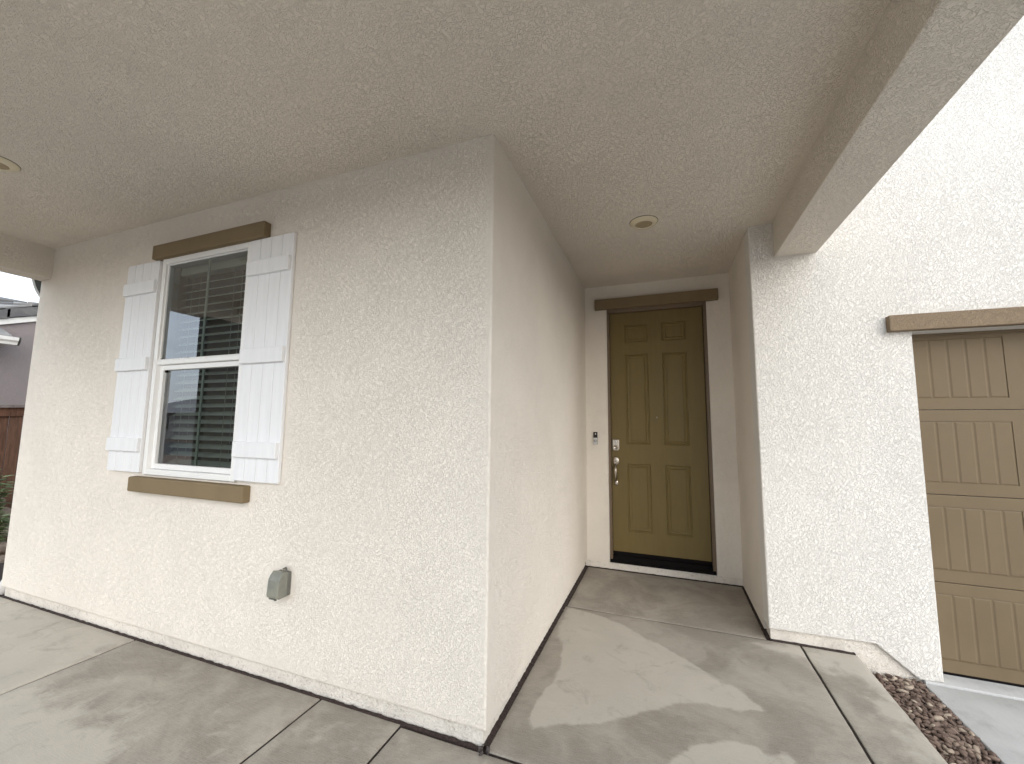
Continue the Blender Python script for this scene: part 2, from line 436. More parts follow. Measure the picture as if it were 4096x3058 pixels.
STREAK = [(-1.586, -0.274), (-1.45, -0.278), (-1.44, -0.534), (-1.37, -0.604), (-1.30, -1.5), (-1.5, -1.5), (-1.465, -0.485)]
WALLD = [(-2.7, -0.17), (-2.56, 0.0), (-1.0, 0.0), (-0.98, -0.129), (-1.623, -0.20), (-2.316, -0.19)]
def sm(d, w): return max(0.0, min(1.0, 0.5 + d/w))
def dry_shade_entry(x, y):
    v = 0.10 + 0.85*max(sm(poly_sd(x, y, DRY1), 0.07), sm(poly_sd(x, y, DRY2), 0.07), 0.8*sm(poly_sd(x, y, DRY3), 0.12))
    if x < 0.12 and y < 1.3: v *= 0.75  # shading along the side wall, put into the tone
    return v
def alcove_tone(x, y): return -0.12  # alcove slab takes the darkest tone all over
def dry_left(x, y):
    v = 0.34 + 0.42*sm(poly_sd(x, y, DRYL), 0.25)
    v -= 0.30*sm(poly_sd(x, y, STREAK), 0.16) + 0.30*sm(poly_sd(x, y, WALLD), 0.14)
    if x < -2.56: v += 0.32
    return max(0.05, v)
def dry_strip(x, y): return 0.35 + 0.35*sm(0.12-abs(y-1.45), 0.2) + 0.25*sm(x-1.82, 0.12)
def dry_d(x, y): return 0.6

pf = empty('porch_floor'); struct(pf)
struct_gap = box('slab_bed', -5.6, 1.90, -3.3, 2.60, -0.19, -0.0065, 'soil', pf)
G = 0.007
slab('slab', 0.010, 1.408, 1.572+G, DY-0.012, -0.0045, 0.115, 'concrete', pf, alcove_tone)
slab('slab', 0.004, 1.600-G, 0.0+G, 1.572-G, 0, 0.12, 'concrete', pf, dry_shade_entry, 0.025)
slab('slab', 1.600+G, 1.907, -3.30, 1.572-G, 0, 0.17, 'concrete', pf, dry_strip)
for a, b in ((-5.6, -4.160), (-4.160, -2.559), (-2.559, -0.951), (-0.951, -0.445), (-0.445, 1.600)):
    slab('slab', a+G, b-G, -3.30, (0.002 if a < -0.5 else -0.012), 0, 0.12, 'concrete', pf, dry_left, 0.045)

dv = empty('driveway'); struct(dv)
slab('slab', 2.222, 6.4, -10.9, 1.545, -0.088, 0.14, 'driveway', dv, dry_d, 0.2)
slab('slab', 2.235, 6.4, 1.557, 2.2, -0.080, 0.14, 'driveway', dv, dry_d, 0.08)

# joint filler along the foot of the walls (fibreboard, ragged top)
def filler(name, p0, p1, wid, nrm, parent, h=0.006):
    p0, p1, nrm = Vector(p0), Vector(p1), Vector(nrm)
    L = (p1-p0).length; n = int(L/0.02); bm = bmesh.new(); rows = []
    for i in range(n+1):
        q = p0.lerp(p1, i/n); s = q.x*3+q.y*5
        w = wid*(1+0.35*mn.noise((s*6, 1, 2))); z = h*(0.6+1.1*mn.noise((s*8, 3, 9)))
        rows.append([bm.verts.new(q + nrm*k*w + Vector((0, 0, zz))) for k, zz in ((-0.2, -0.05), (-0.2, z), (0.45, z+0.002*mn.noise((s*30, 0, 0))), (0.9, z*0.5), (1.0, -0.008), (1.0, -0.05))])
    for a, b in zip(rows, rows[1:]):
        for k in range(5): bm.faces.new((a[k], a[k+1], b[k+1], b[k]))
    return obj(name, bm, 'joint', parent)
filler('joint_filler', (LX+0.02, 0.014, 0), (-0.016, 0.014, 0), 0.014, (0, -1, 0), pf)
filler('joint_filler', (-0.020, 0.02, 0), (-0.020, DY, 0), 0.026, (1, 0, 0), pf, 0.008)
filler('joint_filler', (0.0, DY+0.004, 0), (WD, DY+0.004, 0), 0.020, (0, -1, 0), pf, 0.003)
filler('joint_filler', (WD+0.008, EY+0.02, 0), (WD+0.008, DY, 0), 0.026, (-1, 0, 0), pf, 0.003)
filler('joint_filler', (WD+0.01, EY+0.022, 0), (1.900, EY+0.022, 0), 0.026, (0, -1, 0), pf, 0.004)
for dx, dy, a, s in ((-0.022, -0.006, 0.4, 1.0), (0.008, 0.004, -0.6, 0.8), (-0.012, -0.024, 1.1, 0.6)):
    bm = bmesh.new(); add_box(bm, -0.008, 0.010, -0.005, 0.004, -0.01, 0.022*s, 0.002, 1)
    for v in bm.verts: v.co += Vector((mn.noise(v.co*90), mn.noise(v.co*90+Vector((5, 0, 0))), mn.noise(v.co*90+Vector((0, 7, 0)))))*0.004
    bm.transform(Matrix.Translation((dx, dy, 0)) @ Matrix.Rotation(a, 4, 'Z') @ Matrix.Rotation(0.5*a, 4, 'X'))
    obj('filler_flake', bm, 'flake', pf)

# ------------------------------------------------------------------ the house
H = tag(empty('house'), 'cream stucco house with covered porch, olive brown front door and brown garage door', 'house')

def wall_grid(name, us, zs, holes, face, t, mat, P, extra=None, bev=None, off=0.010):
    """cells us x zs minus holes, extruded from face by t; P(u, w, z) maps to world"""
    bm = bmesh.new(); vf = {}; vb = {}
    def V(d, i, j, w):
        if (i, j) not in d: d[(i, j)] = bm.verts.new(P(us[i], w, zs[j]))
        return d[(i, j)]
    solid = set()
    for i in range(len(us)-1):
        for j in range(len(zs)-1):
            cu, cz = (us[i]+us[i+1])/2, (zs[j]+zs[j+1])/2
            if not any(a < cu < b and c < cz < d for a, b, c, d in holes): solid.add((i, j))
    for i, j in solid:
        bm.faces.new((V(vf, i, j, 0), V(vf, i+1, j, 0), V(vf, i+1, j+1, 0), V(vf, i, j+1, 0)))
        bm.faces.new((V(vb, i, j, t), V(vb, i, j+1, t), V(vb, i+1, j+1, t), V(vb, i+1, j, t)))
        for (di, dj, a, b) in ((-1, 0, (i, j), (i, j+1)), (1, 0, (i+1, j), (i+1, j+1)), (0, -1, (i, j), (i+1, j)), (0, 1, (i, j+1), (i+1, j+1))):
            if (i+di, j+dj) not in solid:
                bm.faces.new((V(vf, *a, 0), V(vf, *b, 0), V(vb, *b, t), V(vb, *a, t)))
    if extra: extra(bm)
    if bev: bevel_where(bm, bev, off)
    return obj(name, bm, mat, H)

near = lambda a, b: abs(a-b) < 1e-4
# window wall
WX0, WX1, WZ0, WZ1 = -2.640, -1.710, 1.078, 2.642
def bev1(a, b):
    if near(a.y, 0) and near(b.y, 0) and near(a.x, 0) and near(b.x, 0): return True
    if near(a.y, 0) and near(b.y, 0) and near(a.x, LX) and near(b.x, LX): return True
    if near(a.y, 0) and near(b.y, 0) and near(a.z, 0.077) and near(b.z, 0.077): return True
    return False
wall_grid('wall', [LX, WX0, WX1, 0.0], [0.077, WZ0, WZ1, 3.10], [(WX0, WX1, WZ0, WZ1)], 0, T, 'stucco', lambda u, w, z: (u, w, z), bev=bev1, off=0.012)
# entry left wall
wall_grid('wall', [T, DY], [0.070, 3.10], [], 0, T, 'stucco', lambda u, w, z: (-w, u, z))
# door wall
DHX0, DHX1, DHZ = 0.232, 1.209, 2.697
def bev3(a, b): return near(a.y, DY) and near(b.y, DY) and ((near(a.x, DHX0) and near(b.x, DHX0)) or (near(a.x, DHX1) and near(b.x, DHX1)))
wall_grid('wall', [-0.10, DHX0, DHX1, WD+0.1], [0.062, DHZ, 3.10], [(DHX0, DHX1, 0, DHZ)], 0, T, 'stucco', lambda u, w, z: (u, DY+w, z), bev=bev3, off=0.012)
# entry right wall
wall_grid('wall', [EY+T, DY], [0.006, 3.10], [], 0, T, 'stucco', lambda u, w, z: (WD+w, u, z))
# garage wall, stepped screed line at its foot
def garage_wall():
    bm = bmesh.new()
    zt = 6.2
    def quad_prism(pts): prism(bm, pts, 1, EY, EY+T)
    outline = [(WD, 0.074), (2.010, 0.083), (2.211, -0.085), (2.329, -0.077), (GX0, GZT), (GX1, GZT), (GX1, -0.077), (7.0, -0.077), (7.0, zt), (WD, zt)]
    quad_prism(outline)
    def tst(a, b):
        if not (near(a.y, EY) and near(b.y, EY)): return False
        if near(a.x, WD) and near(b.x, WD): return True
        if a.z < 0.1 and b.z < 0.1: return True
        return abs(a.x-GX0) < 0.01 and abs(b.x-GX0) < 0.01
    bevel_where(bm, tst, 0.010)
    bmesh.ops.triangulate(bm, faces=[f for f in bm.faces if len(f.verts) > 4])
    return obj('wall', bm, 'stucco_coarse', H)
garage_wall()
# side, upper and rear walls (close the volume)
wall_grid('wall', [T, 8.0], [0.0, 3.10], [], 0, T, 'stucco', lambda u, w, z: (LX+w, u, z))
box('wall', LX, 7.0, 7.9, 8.06, 0, 3.12, 'stucco', H)
box('wall', 6.84, 6.998, EY+T, 7.9, -0.2, 6.2, 'stucco', H)

# foundations
box('foundation', LX+0.015, -0.022, 0.024, 0.14, -0.25, 0.079, 'foundation', H)
box('foundation', -0.16, -0.022, 0.141, DY, -0.25, 0.074, 'foundation', H)
box('foundation', -0.02, WD+0.02, DY+0.004, DY+0.14, -0.25, 0.066, 'foundation', H, 0.003, 1)
box('foundation', WD+0.012, GX0-0.015, EY+0.024, EY+0.14, -0.32, 0.09, 'foundation', H)

# porch ceiling, beams, posts, roof deck
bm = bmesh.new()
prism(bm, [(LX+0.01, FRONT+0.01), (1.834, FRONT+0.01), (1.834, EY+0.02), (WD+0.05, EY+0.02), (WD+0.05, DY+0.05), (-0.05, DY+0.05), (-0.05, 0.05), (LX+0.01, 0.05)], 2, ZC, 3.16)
obj('porch_ceiling', bm, 'stucco_ceiling_shaded', H)
def beam(x0, x1, y0, y1, z0, z1, mat='stucco_beam'):
    bm = bmesh.new(); add_box(bm, x0, x1, y0, y1, z0, z1)
    bevel_where(bm, lambda a, b: near(a.z, z0) and near(b.z, z0), 0.008)
    return obj('porch_beam', bm, mat, H)
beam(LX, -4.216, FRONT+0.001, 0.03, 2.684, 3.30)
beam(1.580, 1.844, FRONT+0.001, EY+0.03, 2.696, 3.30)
beam(-4.216, 1.580, FRONT, -1.62, 2.790, 3.298)  # unseen front beam, underside raised to let more light onto the window wall
box('porch_post', LX+0.002, -4.218, FRONT+0.003, -1.300, -0.02, 2.70, 'dark', H, 0.008)  # inferred post, coloured dark so its window reflection stays dark
box('porch_post', 1.582, 1.842, FRONT+0.003, -1.33, -0.02, 2.71, 'dark', H, 0.008)
box('roof', LX, 1.84, FRONT, 8.0, 3.30, 3.42, 'tile', H)
box('roof', 1.2, 7.3, EY-0.35, 8.2, 6.2, 6.4, 'tile', H)

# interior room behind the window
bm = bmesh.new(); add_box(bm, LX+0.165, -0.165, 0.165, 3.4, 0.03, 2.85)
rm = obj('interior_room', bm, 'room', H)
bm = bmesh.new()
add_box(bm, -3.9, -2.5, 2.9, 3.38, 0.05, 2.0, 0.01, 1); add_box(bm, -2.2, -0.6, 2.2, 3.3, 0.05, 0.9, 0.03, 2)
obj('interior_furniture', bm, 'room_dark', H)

# brown trim pieces
def trim(name, x0, x1, yb, yf, z0, z1, mat, bev=0.006):
    bm = bmesh.new(); add_box(bm, x0, x1, yf, yb, z0, z1, bev, 2)
    return obj(name, bm, mat, H, False)
trim('window_header', -2.712, -1.572, 0.02, -0.050, 2.634, 2.738, 'trim')
trim('window_sill', -2.720, -1.584, 0.02, -0.052, 0.966, 1.067, 'trim', 0.010)
trim('door_header', 0.110, 1.318, DY+0.02, DY-0.042, 2.692, 2.805, 'trim')
trim('garage_header', 2.198, 5.15, EY+0.02, EY-0.050, 2.086, 2.192, 'trim_coarse', 0.005)

# ------------------------------------------------------------------ window
WIN = sub('window', H, (-2.175, 0, 1.08))
def rect_frame(bm, x0, x1, z0, z1, w, yf, yb, bev=0.003, wt=None, wb=None):
    wt = wt or w; wb = wb or w
    add_box(bm, x0, x0+w, yf, yb, z0, z1, bev, 1); add_box(bm, x1-w, x1, yf, yb, z0, z1, bev, 1)
    add_box(bm, x0+w, x1-w, yf+0.001, yb, z1-wt, z1-0.0005, bev, 1); add_box(bm, x0+w, x1-w, yf+0.001, yb, z0+0.0005, z0+wb, bev, 1)
bm = bmesh.new(); rect_frame(bm, -2.636, -1.714, 1.082, 2.637, 0.038, -0.016, 0.085)
add_box(bm, -2.598, -1.752, -0.009, 0.07, 1.852, 1.884, 0.003, 1)
obj('frame', bm, 'white', WIN)
bm = bmesh.new(); rect_frame(bm, -2.597, -1.753, 1.121, 1.851, 0.034, 0.012, 0.06, 0.003, 0.036, 0.036)
obj('sash', bm, 'white', WIN)
bm = bmesh.new(); rect_frame(bm, -2.5975, -1.7525, 1.8845, 2.5985, 0.008, 0.000, 0.05, 0.002)
obj('sash', bm, 'white', WIN)
def pane(x0, x1, z0, z1, y):
    bm = bmesh.new(); bm.faces.new([bm.verts.new(p) for p in ((x0, y, z0), (x1, y, z0), (x1, y, z1), (x0, y, z1))])
    return obj('pane', bm, 'glass', WIN)
pane(-2.592, -1.758, 1.889, 2.594, 0.012); pane(-2.566, -1.784, 1.154, 1.818, 0.034)
MAT['muntin'] = simple('grille_bar', (0.66, 0.70, 0.64), 0.5)
bm = bmesh.new(); add_box(bm, -2.187, -2.167, 0.018, 0.026, 1.889, 2.594, 0.001, 1); obj('grille_bar', bm, 'muntin', WIN)
bm = bmesh.new(); add_box(bm, -2.187, -2.167, 0.040, 0.048, 1.154, 1.818, 0.001, 1); obj('grille_bar', bm, 'muntin', WIN)
bm = bmesh.new(); add_box(bm, -2.588, -2.568, 0.004, 0.011, 1.889, 1.899, 0.001, 1); obj('latch', bm, 'black', WIN)
bm = bmesh.new(); add_box(bm, -2.566, -2.540, 0.024, 0.033, 1.800, 1.816, 0.001, 1); obj('latch', bm, 'black', WIN)
# blinds
BY = 0.125
bm = bmesh.new(); add_box(bm, -2.60, -1.75, BY-0.04, BY+0.03, 2.54, 2.63, 0.003, 1); obj('blind_rail', bm, 'slat', WIN)
bm = bmesh.new(); add_box(bm, -2.59, -1.76, BY-0.024, BY+0.024, 1.112, 1.132, 0.003, 1); obj('blind_rail', bm, 'slat', WIN)
sb = bmesh.new(); n = 6
row = []
for k in range(n+1):
    yy = -0.025+0.05*k/n; zz = 0.0030*(1-(yy/0.025)**2)
    row.append([(yy, zz+0.0014), (yy, zz-0.0014)])
pts = [(a[0][0], a[0][1]) for a in row] + [(a[1][0], a[1][1]) for a in row[::-1]]
prism(sb, pts, 0, -0.425, 0.425)
slat_me = bm_mesh(sb, 'slat'); slat_me.materials.append(MAT['slat'])
nsl = 24
for i in range(nsl):
    o = bpy.data.objects.new('slat', slat_me); COL.objects.link(o); o.parent = WIN
    o.location = Vector((-2.175, BY, 1.165+0.0572*i)) - Vector((-2.175, 0, 1.08)); o.rotation_euler = (rad(32+1.2*mn.noise((i*1.7, 0, 0))), rad(0.15*mn.noise((i*2.3, 4, 0))), 0)
for cx in (-2.47, -2.02, -1.88):
    bm = bmesh.new()
    for yy in (BY-0.027, BY+0.027): tube(bm, [(cx, yy, 1.13), (cx, yy, 2.55)], 0.0016, 6)
    obj('ladder_cord', bm, 'cord', WIN)

# shutters: four boards, three battens each
def shutter(x0, bx):
    S = sub('shutter', H, (x0+0.19, 0, 1.093))
    z0, z1 = 1.093, 2.632
    bw = 0.380/4
    for k in range(4):
        bm = bmesh.new(); add_box(bm, x0+k*bw+0.0012, x0+(k+1)*bw-0.0012, -0.024, -0.002, z0+0.001*random.random(), z1-0.001*random.random(), 0.0025, 2)
        obj('board', bm, 'shutter', S)
    for zb in (2.388, 1.816, 1.238):
        bm = bmesh.new(); add_box(bm, bx, bx+0.366, -0.047, -0.0235, zb, zb+0.094, 0.004, 2)
        b = obj('batten', bm, 'shutter', S)
    return S
shutter(-3.040, -3.032); shutter(-1.716, -1.711)

# ------------------------------------------------------------------ front door
DR = sub('front_door', H, (0.72, DY, 0.06))
dx0, dx1, dz0, dz1, dyf = 0.262, 1.172, 0.176, 2.650, DY+0.030
bm = bmesh.new()
for x0, x1 in ((DHX0+0.001, 0.259), (1.178, DHX1-0.001)):
    add_box(bm, x0, x1, DY-0.004, DY+0.13, 0.10, DHZ-0.002, 0.004, 2)
add_box(bm, 0.259, 1.178, DY-0.003, DY+0.13, 2.654, DHZ-0.002, 0.004, 2)
add_box(bm, 0.2505, 0.2575, DY-0.010, DY, 0.12, DHZ-0.01, 0.002, 1); add_box(bm, 1.1795, 1.1865, DY-0.010, DY, 0.12, DHZ-0.01, 0.002, 1)
obj('jamb', bm, 'jamb', DR)
PAN = [(0.418, 0.649, 2.324, 2.516), (0.788, 1.018, 2.324, 2.516), (0.415, 0.647, 1.255, 2.199), (0.786, 1.016, 1.255, 2.199), (0.411, 0.645, 0.377, 1.057), (0.781, 1.013, 0.377, 1.057)]
PAN = [((0.414 if i % 2 == 0 else 0.784), (0.647 if i % 2 == 0 else 1.016), a[2], a[3]) for i, a in enumerate(PAN)]
us = sorted({dx0, dx1} | {p[0] for p in PAN} | {p[1] for p in PAN}); zs = sorted({dz0, dz1} | {p[2] for p in PAN} | {p[3] for p in PAN})
bm = bmesh.new(); vv = {}
def dv_(i, j, w):
    k = (i, j, w)
    if k not in vv: vv[k] = bm.verts.new((us[i], dyf+w, zs[j]))
    return vv[k]
for i in range(len(us)-1):
    for j in range(len(zs)-1):
        cx, cz = (us[i]+us[i+1])/2, (zs[j]+zs[j+1])/2
        if any(a < cx < b and c < cz < d for a, b, c, d in PAN): continue
        bm.faces.new((dv_(i, j, 0), dv_(i+1, j, 0), dv_(i+1, j+1, 0), dv_(i, j+1, 0)))
bmesh.ops.remove_doubles(bm, verts=bm.verts, dist=1e-5)
add_box(bm, dx0, dx1, dyf+0.022, dyf+0.045, dz0, dz1)
for x0, x1, z0, z1 in ((dx0-0.0005, dx0, dz0, dz1), (dx1, dx1+0.0005, dz0, dz1), (dx0, dx1, dz0-0.0005, dz0), (dx0, dx1, dz1, dz1+0.0005)):
    add_box(bm, x0, x1, dyf, dyf+0.03, z0, z1)
obj('door_slab', bm, 'door', DR)
PROF = [(0.0, 0.0), (0.003, 0.007), (0.008, 0.010), (0.012, 0.0095), (0.018, 0.004), (0.026, 0.0015), (0.034, 0.004), (0.040, 0.0085), (0.043, 0.009), (0.046, 0.0065)]
for x0, x1, z0, z1 in PAN:
    bm = bmesh.new(); prev = None
    for ins, dep in PROF:
        ring = [bm.verts.new(p) for p in ((x0+ins, dyf+dep, z0+ins), (x1-ins, dyf+dep, z0+ins), (x1-ins, dyf+dep, z1-ins), (x0+ins, dyf+dep, z1-ins))]
        if prev:
            for k in range(4): bm.faces.new((prev[k], prev[(k+1) % 4], ring[(k+1) % 4], ring[k]))
        prev = ring
    bm.faces.new(prev)
    obj('door_panel', bm, 'door', DR)
# threshold and sweep
bm = bmesh.new()
add_box(bm, DHX0+0.003, DHX1-0.003, DY-0.012, DY+0.14, 0.0675, 0.098, 0.003, 1)
prism(bm, [(DY+0.002, 0.098), (DY+0.14, 0.098), (DY+0.14, 0.150), (DY+0.024, 0.132)], 0, DHX0+0.004, DHX1-0.004)
add_box(bm, dx0, dx1, dyf+0.004, dyf+0.04, 0.14, dz0, 0.001, 1)
obj('threshold', bm, 'black', DR)
bm = bmesh.new(); add_box(bm, 1.1735, 1.1775, dyf+0.002, dyf+0.05, 0.15, 2.653); add_box(bm, 0.2592, 0.2612, dyf+0.004, dyf+0.05, 0.15, 2.653)
obj('weather_strip', bm, 'black', DR)
# peephole
bm = bmesh.new(); lathe(bm, [(0.0075, 0.002), (0.0075, -0.004), (0.005, -0.0045), (0.0045, -0.001)], 20, (0.717, dyf, 1.533), 'y'); obj('peephole', bm, 'nickel', DR, True)
bm = bmesh.new(); lathe(bm, [(0.0042, 0.0), (0.0042, -0.0035)], 16, (0.717, dyf, 1.533), 'y'); obj('peephole_lens', bm, 'gloss_black', DR)
# deadbolt plate
bm = bmesh.new()
pts = [(-0.034, 0.0575), (0.034, 0.0575), (0.034, -0.040), (0.024, -0.0545), (0.0, -0.0575), (-0.024, -0.0545), (-0.034, -0.040)]
prism(bm, [(0.305+a, 1.245+b) for a, b in pts], 1, dyf-0.014, dyf+0.001)
bevel_where(bm, lambda a, b: near(a.y, dyf-0.014) and near(b.y, dyf-0.014), 0.004, 2)
obj('deadbolt_plate', bm, 'nickel', DR)
bm = bmesh.new(); oval(bm, [(1, 0.012), (1, 0.020), (0.93, 0.024), (0.72, 0.025), (0.66, 0.022), (0.3, 0.0225), (0.25, 0.020)], 0.027, 0.024, 28, (0.306, dyf, 1.222)); obj('deadbolt_knob', bm, 'nickel', DR, True)
bm = bmesh.new(); oval(bm, [(1, 0.012), (1, 0.017), (0.8, 0.019)], 0.011, 0.0125, 20, (0.307, dyf, 1.281)); obj('deadbolt_button', bm, 'silver', DR, True)
# handle set
bm = bmesh.new(); oval(bm, [(1, 0.0), (1, 0.004), (0.94, 0.009), (0.80, 0.012), (0.3, 0.0135)], 0.033, 0.043, 32, (0.305, dyf, 1.081)); obj('handle_plate', bm, 'nickel', DR, True)
bm = bmesh.new(); oval(bm, [(1, 0.010), (1, 0.019), (0.85, 0.023), (0.55, 0.023), (0.5, 0.019)], 0.0165, 0.0165, 24, (0.303, dyf, 1.068)); obj('handle_cylinder', bm, 'nickel', DR, True)
bm = bmesh.new()
tube(bm, [(0.304, dyf-0.008, 1.050), (0.304, dyf-0.030, 1.040), (0.304, dyf-0.047, 1.022), (0.304, dyf-0.055, 0.998), (0.304, dyf-0.056, 0.970), (0.305, dyf-0.052, 0.940), (0.305, dyf-0.042, 0.912), (0.305, dyf-0.026, 0.892), (0.305, dyf-0.004, 0.878)],
     [0.009, 0.009, 0.010, 0.0135, 0.0135, 0.0115, 0.009, 0.008, 0.008], 14); obj('handle_grip', bm, 'nickel', DR, True)
bm = bmesh.new(); oval(bm, [(1, 0.0), (1, 0.004), (0.9, 0.008), (0.4, 0.010)], 0.0195, 0.031, 26, (0.305, dyf, 0.857)); obj('handle_foot', bm, 'nickel', DR, True)

# ------------------------------------------------------------------ garage door
GD = sub('garage_door', H, (3.6, EY+0.12, -0.08))
GY = EY+0.120
seams = [-0.066, 0.477, 1.025, 1.573, 2.105]
PW = 0.0925; BLK = 5*PW; PITCH = BLK+0.185
b0 = 2.370
for r in range(4):
    z0, z1 = seams[r]+0.0015, seams[r+1]-0.0015
    p0, p1 = seams[r]+0.076, seams[r]+0.076+0.397
    blocks = [(b0+k*PITCH, b0+k*PITCH+BLK) for k in range(4)]
    us = sorted([GX0-0.06, GX1+0.05] + [x for b in blocks for x in b]); zs = [z0, p0, p1, z1]
    bm = bmesh.new(); vv = {}
    def gv(i, j):
        if (i, j) not in vv: vv[(i, j)] = bm.verts.new((us[i], GY, zs[j]))
        return vv[(i, j)]
    for i in range(len(us)-1):
        for j in range(3):
            cx, cz = (us[i]+us[i+1])/2, (zs[j]+zs[j+1])/2
            if any(a < cx < b for a, b in blocks) and p0 < cz < p1: continue
            bm.faces.new((gv(i, j), gv(i+1, j), gv(i+1, j+1), gv(i, j+1)))
    ret = bmesh.ops.extrude_face_region(bm, geom=list(bm.faces))
    for v in ret['geom']:
        if isinstance(v, bmesh.types.BMVert): v.co.y += 0.03
    bevel_where(bm, lambda a, b: near(a.y, GY) and near(b.y, GY) and (near(a.z, z0) and near(b.z, z0) or near(a.z, z1) and near(b.z, z1)), 0.004, 2)
    obj('section', bm, 'garage', GD)
    for a, b in blocks:
        for k in range(5):
            bm = bmesh.new(); x0, x1 = a+k*PW, a+(k+1)*PW
            q = 0.0045; top = 0.0015
            rings = []
            for ins, dep in ((0.0, 0.0042), (0.003, 0.0040), (0.009, 0.0018), (0.0115, 0.001)):
                rings.append([bm.verts.new(p) for p in ((x0+ins, GY+dep, p0+ins), (x1-ins, GY+dep, p0+ins), (x1-ins, GY+dep, p1-ins), (x0+ins, GY+dep, p1-ins))])
            for A, B in zip(rings, rings[1:]):
                for m in range(4): bm.faces.new((A[m], A[(m+1) % 4], B[(m+1) % 4], B[m]))
            bm.faces.new(rings[-1])
            obj('plank', bm, 'garage', GD)
box('bottom_seal', GX0-0.05, GX1+0.04, GY+0.004, GY+0.03, -0.0795, -0.060, 'black', GD)
box('top_stop', GX0-0.05, GX1+0.04, GY-0.012, GY+0.05, 2.068, 2.30, 'garage', GD)

# ------------------------------------------------------------------ things fixed to the house
def ceiling_light(x, y, label):
    L = tag(empty('ceiling_light', (x, y, ZC)), label, 'ceiling light', 'recessed porch ceiling lights')
    bm = bmesh.new(); lathe(bm, [(0.098, 0.004), (0.100, -0.003), (0.098, -0.006), (0.084, -0.016), (0.068, -0.022), (0.063, -0.023), (0.0605, -0.021), (0.0595, -0.014)], 48, (x, y, ZC)); obj('trim_ring', bm, 'cream_metal', L, True)
    bm = bmesh.new(); lathe(bm, [(0.1015, 0.0), (0.1015, -0.0022), (0.09, -0.0022)], 48, (x, y, ZC)); obj('gasket', bm, 'black', L)
    bm = bmesh.new(); lathe(bm, [(0.060, -0.012), (0.058, -0.0165), (0.04, -0.019), (0.015, -0.020)], 40, (x, y, ZC)); obj('lens', bm, 'lens', L, True)
ceiling_light(0.685, 1.231, 'round cream recessed light in the porch ceiling in front of the door')
ceiling_light(-2.840, -0.790, 'round cream recessed light cut off by the left edge, above the window')

DB = tag(empty('doorbell', (0.099, DY, 1.248)), 'slim black and silver video doorbell on the stucco left of the front door', 'doorbell')
bm = bmesh.new(); add_box(bm, 0.0785, 0.1205, DY-0.022, DY+0.004, 1.248, 1.379, 0.004, 3); obj('doorbell_body', bm, 'gloss_black', DB)
bm = bmesh.new(); add_box(bm, 0.0800, 0.1190, DY-0.0255, DY-0.020, 1.250, 1.318, 0.0015, 2); obj('faceplate', bm, 'silver', DB)
bm = bmesh.new(); lathe(bm, [(0.0135, -0.0250), (0.0135, -0.0275), (0.010, -0.0275), (0.0095, -0.0262)], 24, (0.099, DY, 1.284), 'y'); obj('button_ring', bm, 'gloss_black', DB)
bm = bmesh.new(); lathe(bm, [(0.0092, -0.0250), (0.0092, -0.0268), (0.006, -0.0274)], 24, (0.099, DY, 1.284), 'y'); obj('button', bm, 'silver', DB, True)
bm = bmesh.new(); add_box(bm, 0.0965, 0.1085, DY-0.0235, DY-0.021, 1.351, 1.365, 0.001, 1); obj('camera_window', bm, 'silver', DB)

OB = tag(empty('outdoor_outlet', (-1.255, 0, 0.49)), 'grey weatherproof outlet cover low on the window wall', 'outlet')
bm = bmesh.new(); add_box(bm, -1.298, -1.210, -0.022, 0.004, 0.488, 0.614, 0.004, 2); obj('base_plate', bm, 'cover_base', OB)
bm = bmesh.new()
prism(bm, [(-0.022, 0.487), (-0.022, 0.616), (-0.050, 0.622), (-0.066, 0.606), (-0.078, 0.585), (-0.084, 0.500), (-0.076, 0.487)], 0, -1.297, -1.213)
bevel_where(bm, lambda a, b: a.y < -0.03 and b.y < -0.03, 0.007, 3); obj('cover', bm, 'cover', OB)
bm = bmesh.new(); tube(bm, [(-1.222, -0.030, 0.606), (-1.221, -0.030, 0.624), (-1.224, -0.026, 0.634), (-1.232, -0.022, 0.637), (-1.241, -0.022, 0.632)], 0.006, 8); obj('hinge', bm, 'cover_base', OB, True)
bm = bmesh.new(); lathe(bm, [(0.0085, -1.236), (0.0085, -1.246)], 16, (0, -0.026, 0.628), 'x'); obj('hinge_pin', bm, 'nickel', OB)
bm = bmesh.new(); add_box(bm, -1.285, -1.243, -0.076, -0.060, 0.480, 0.488, 0.002, 1); lathe(bm, [(0.006, 0.474), (0.007, 0.478), (0.006, 0.487)], 14, (-1.246, -0.064, 0)); obj('latch_tab', bm, 'cover_base', OB)

# grey dish with a pale rim jutting out past the left end of the wall
DI = tag(empty('satellite_dish', (LX-0.02, 0.12, 2.55)), 'dark grey dish with a pale rim jutting past the left wall end under the beam', 'dish')
bm = bmesh.new(); seg = 40; cen = Vector((-4.580, 0.130, 2.790)); R1 = 0.27
ax = Vector((-0.30, 0.93, 0.22)).normalized(); e1 = ax.cross(Vector((0, 0, 1))).normalized(); e2 = e1.cross(ax).normalized()
def ring(r, off): return [bm.verts.new(cen + e1*r*0.72*math.cos(2*math.pi*k/seg) + e2*r*math.sin(2*math.pi*k/seg) + ax*off) for k in range(seg)]
rs = [ring(0.03, 0.058), ring(0.10, 0.048), ring(0.17, 0.028), ring(R1-0.016, 0.003)]
for a, b in zip(rs, rs[1:]):
    for k in range(seg): bm.faces.new((a[k], a[(k+1) % seg], b[(k+1) % seg], b[k]))
bm.faces.new(rs[0]); obj('reflector', bm, 'dark', DI, True)
bm = bmesh.new(); rs = [ring(R1-0.018, 0.004), ring(R1-0.010, -0.010), ring(R1, -0.008), ring(R1+0.004, 0.016), ring(R1-0.012, 0.022), ring(R1-0.018, 0.004)]
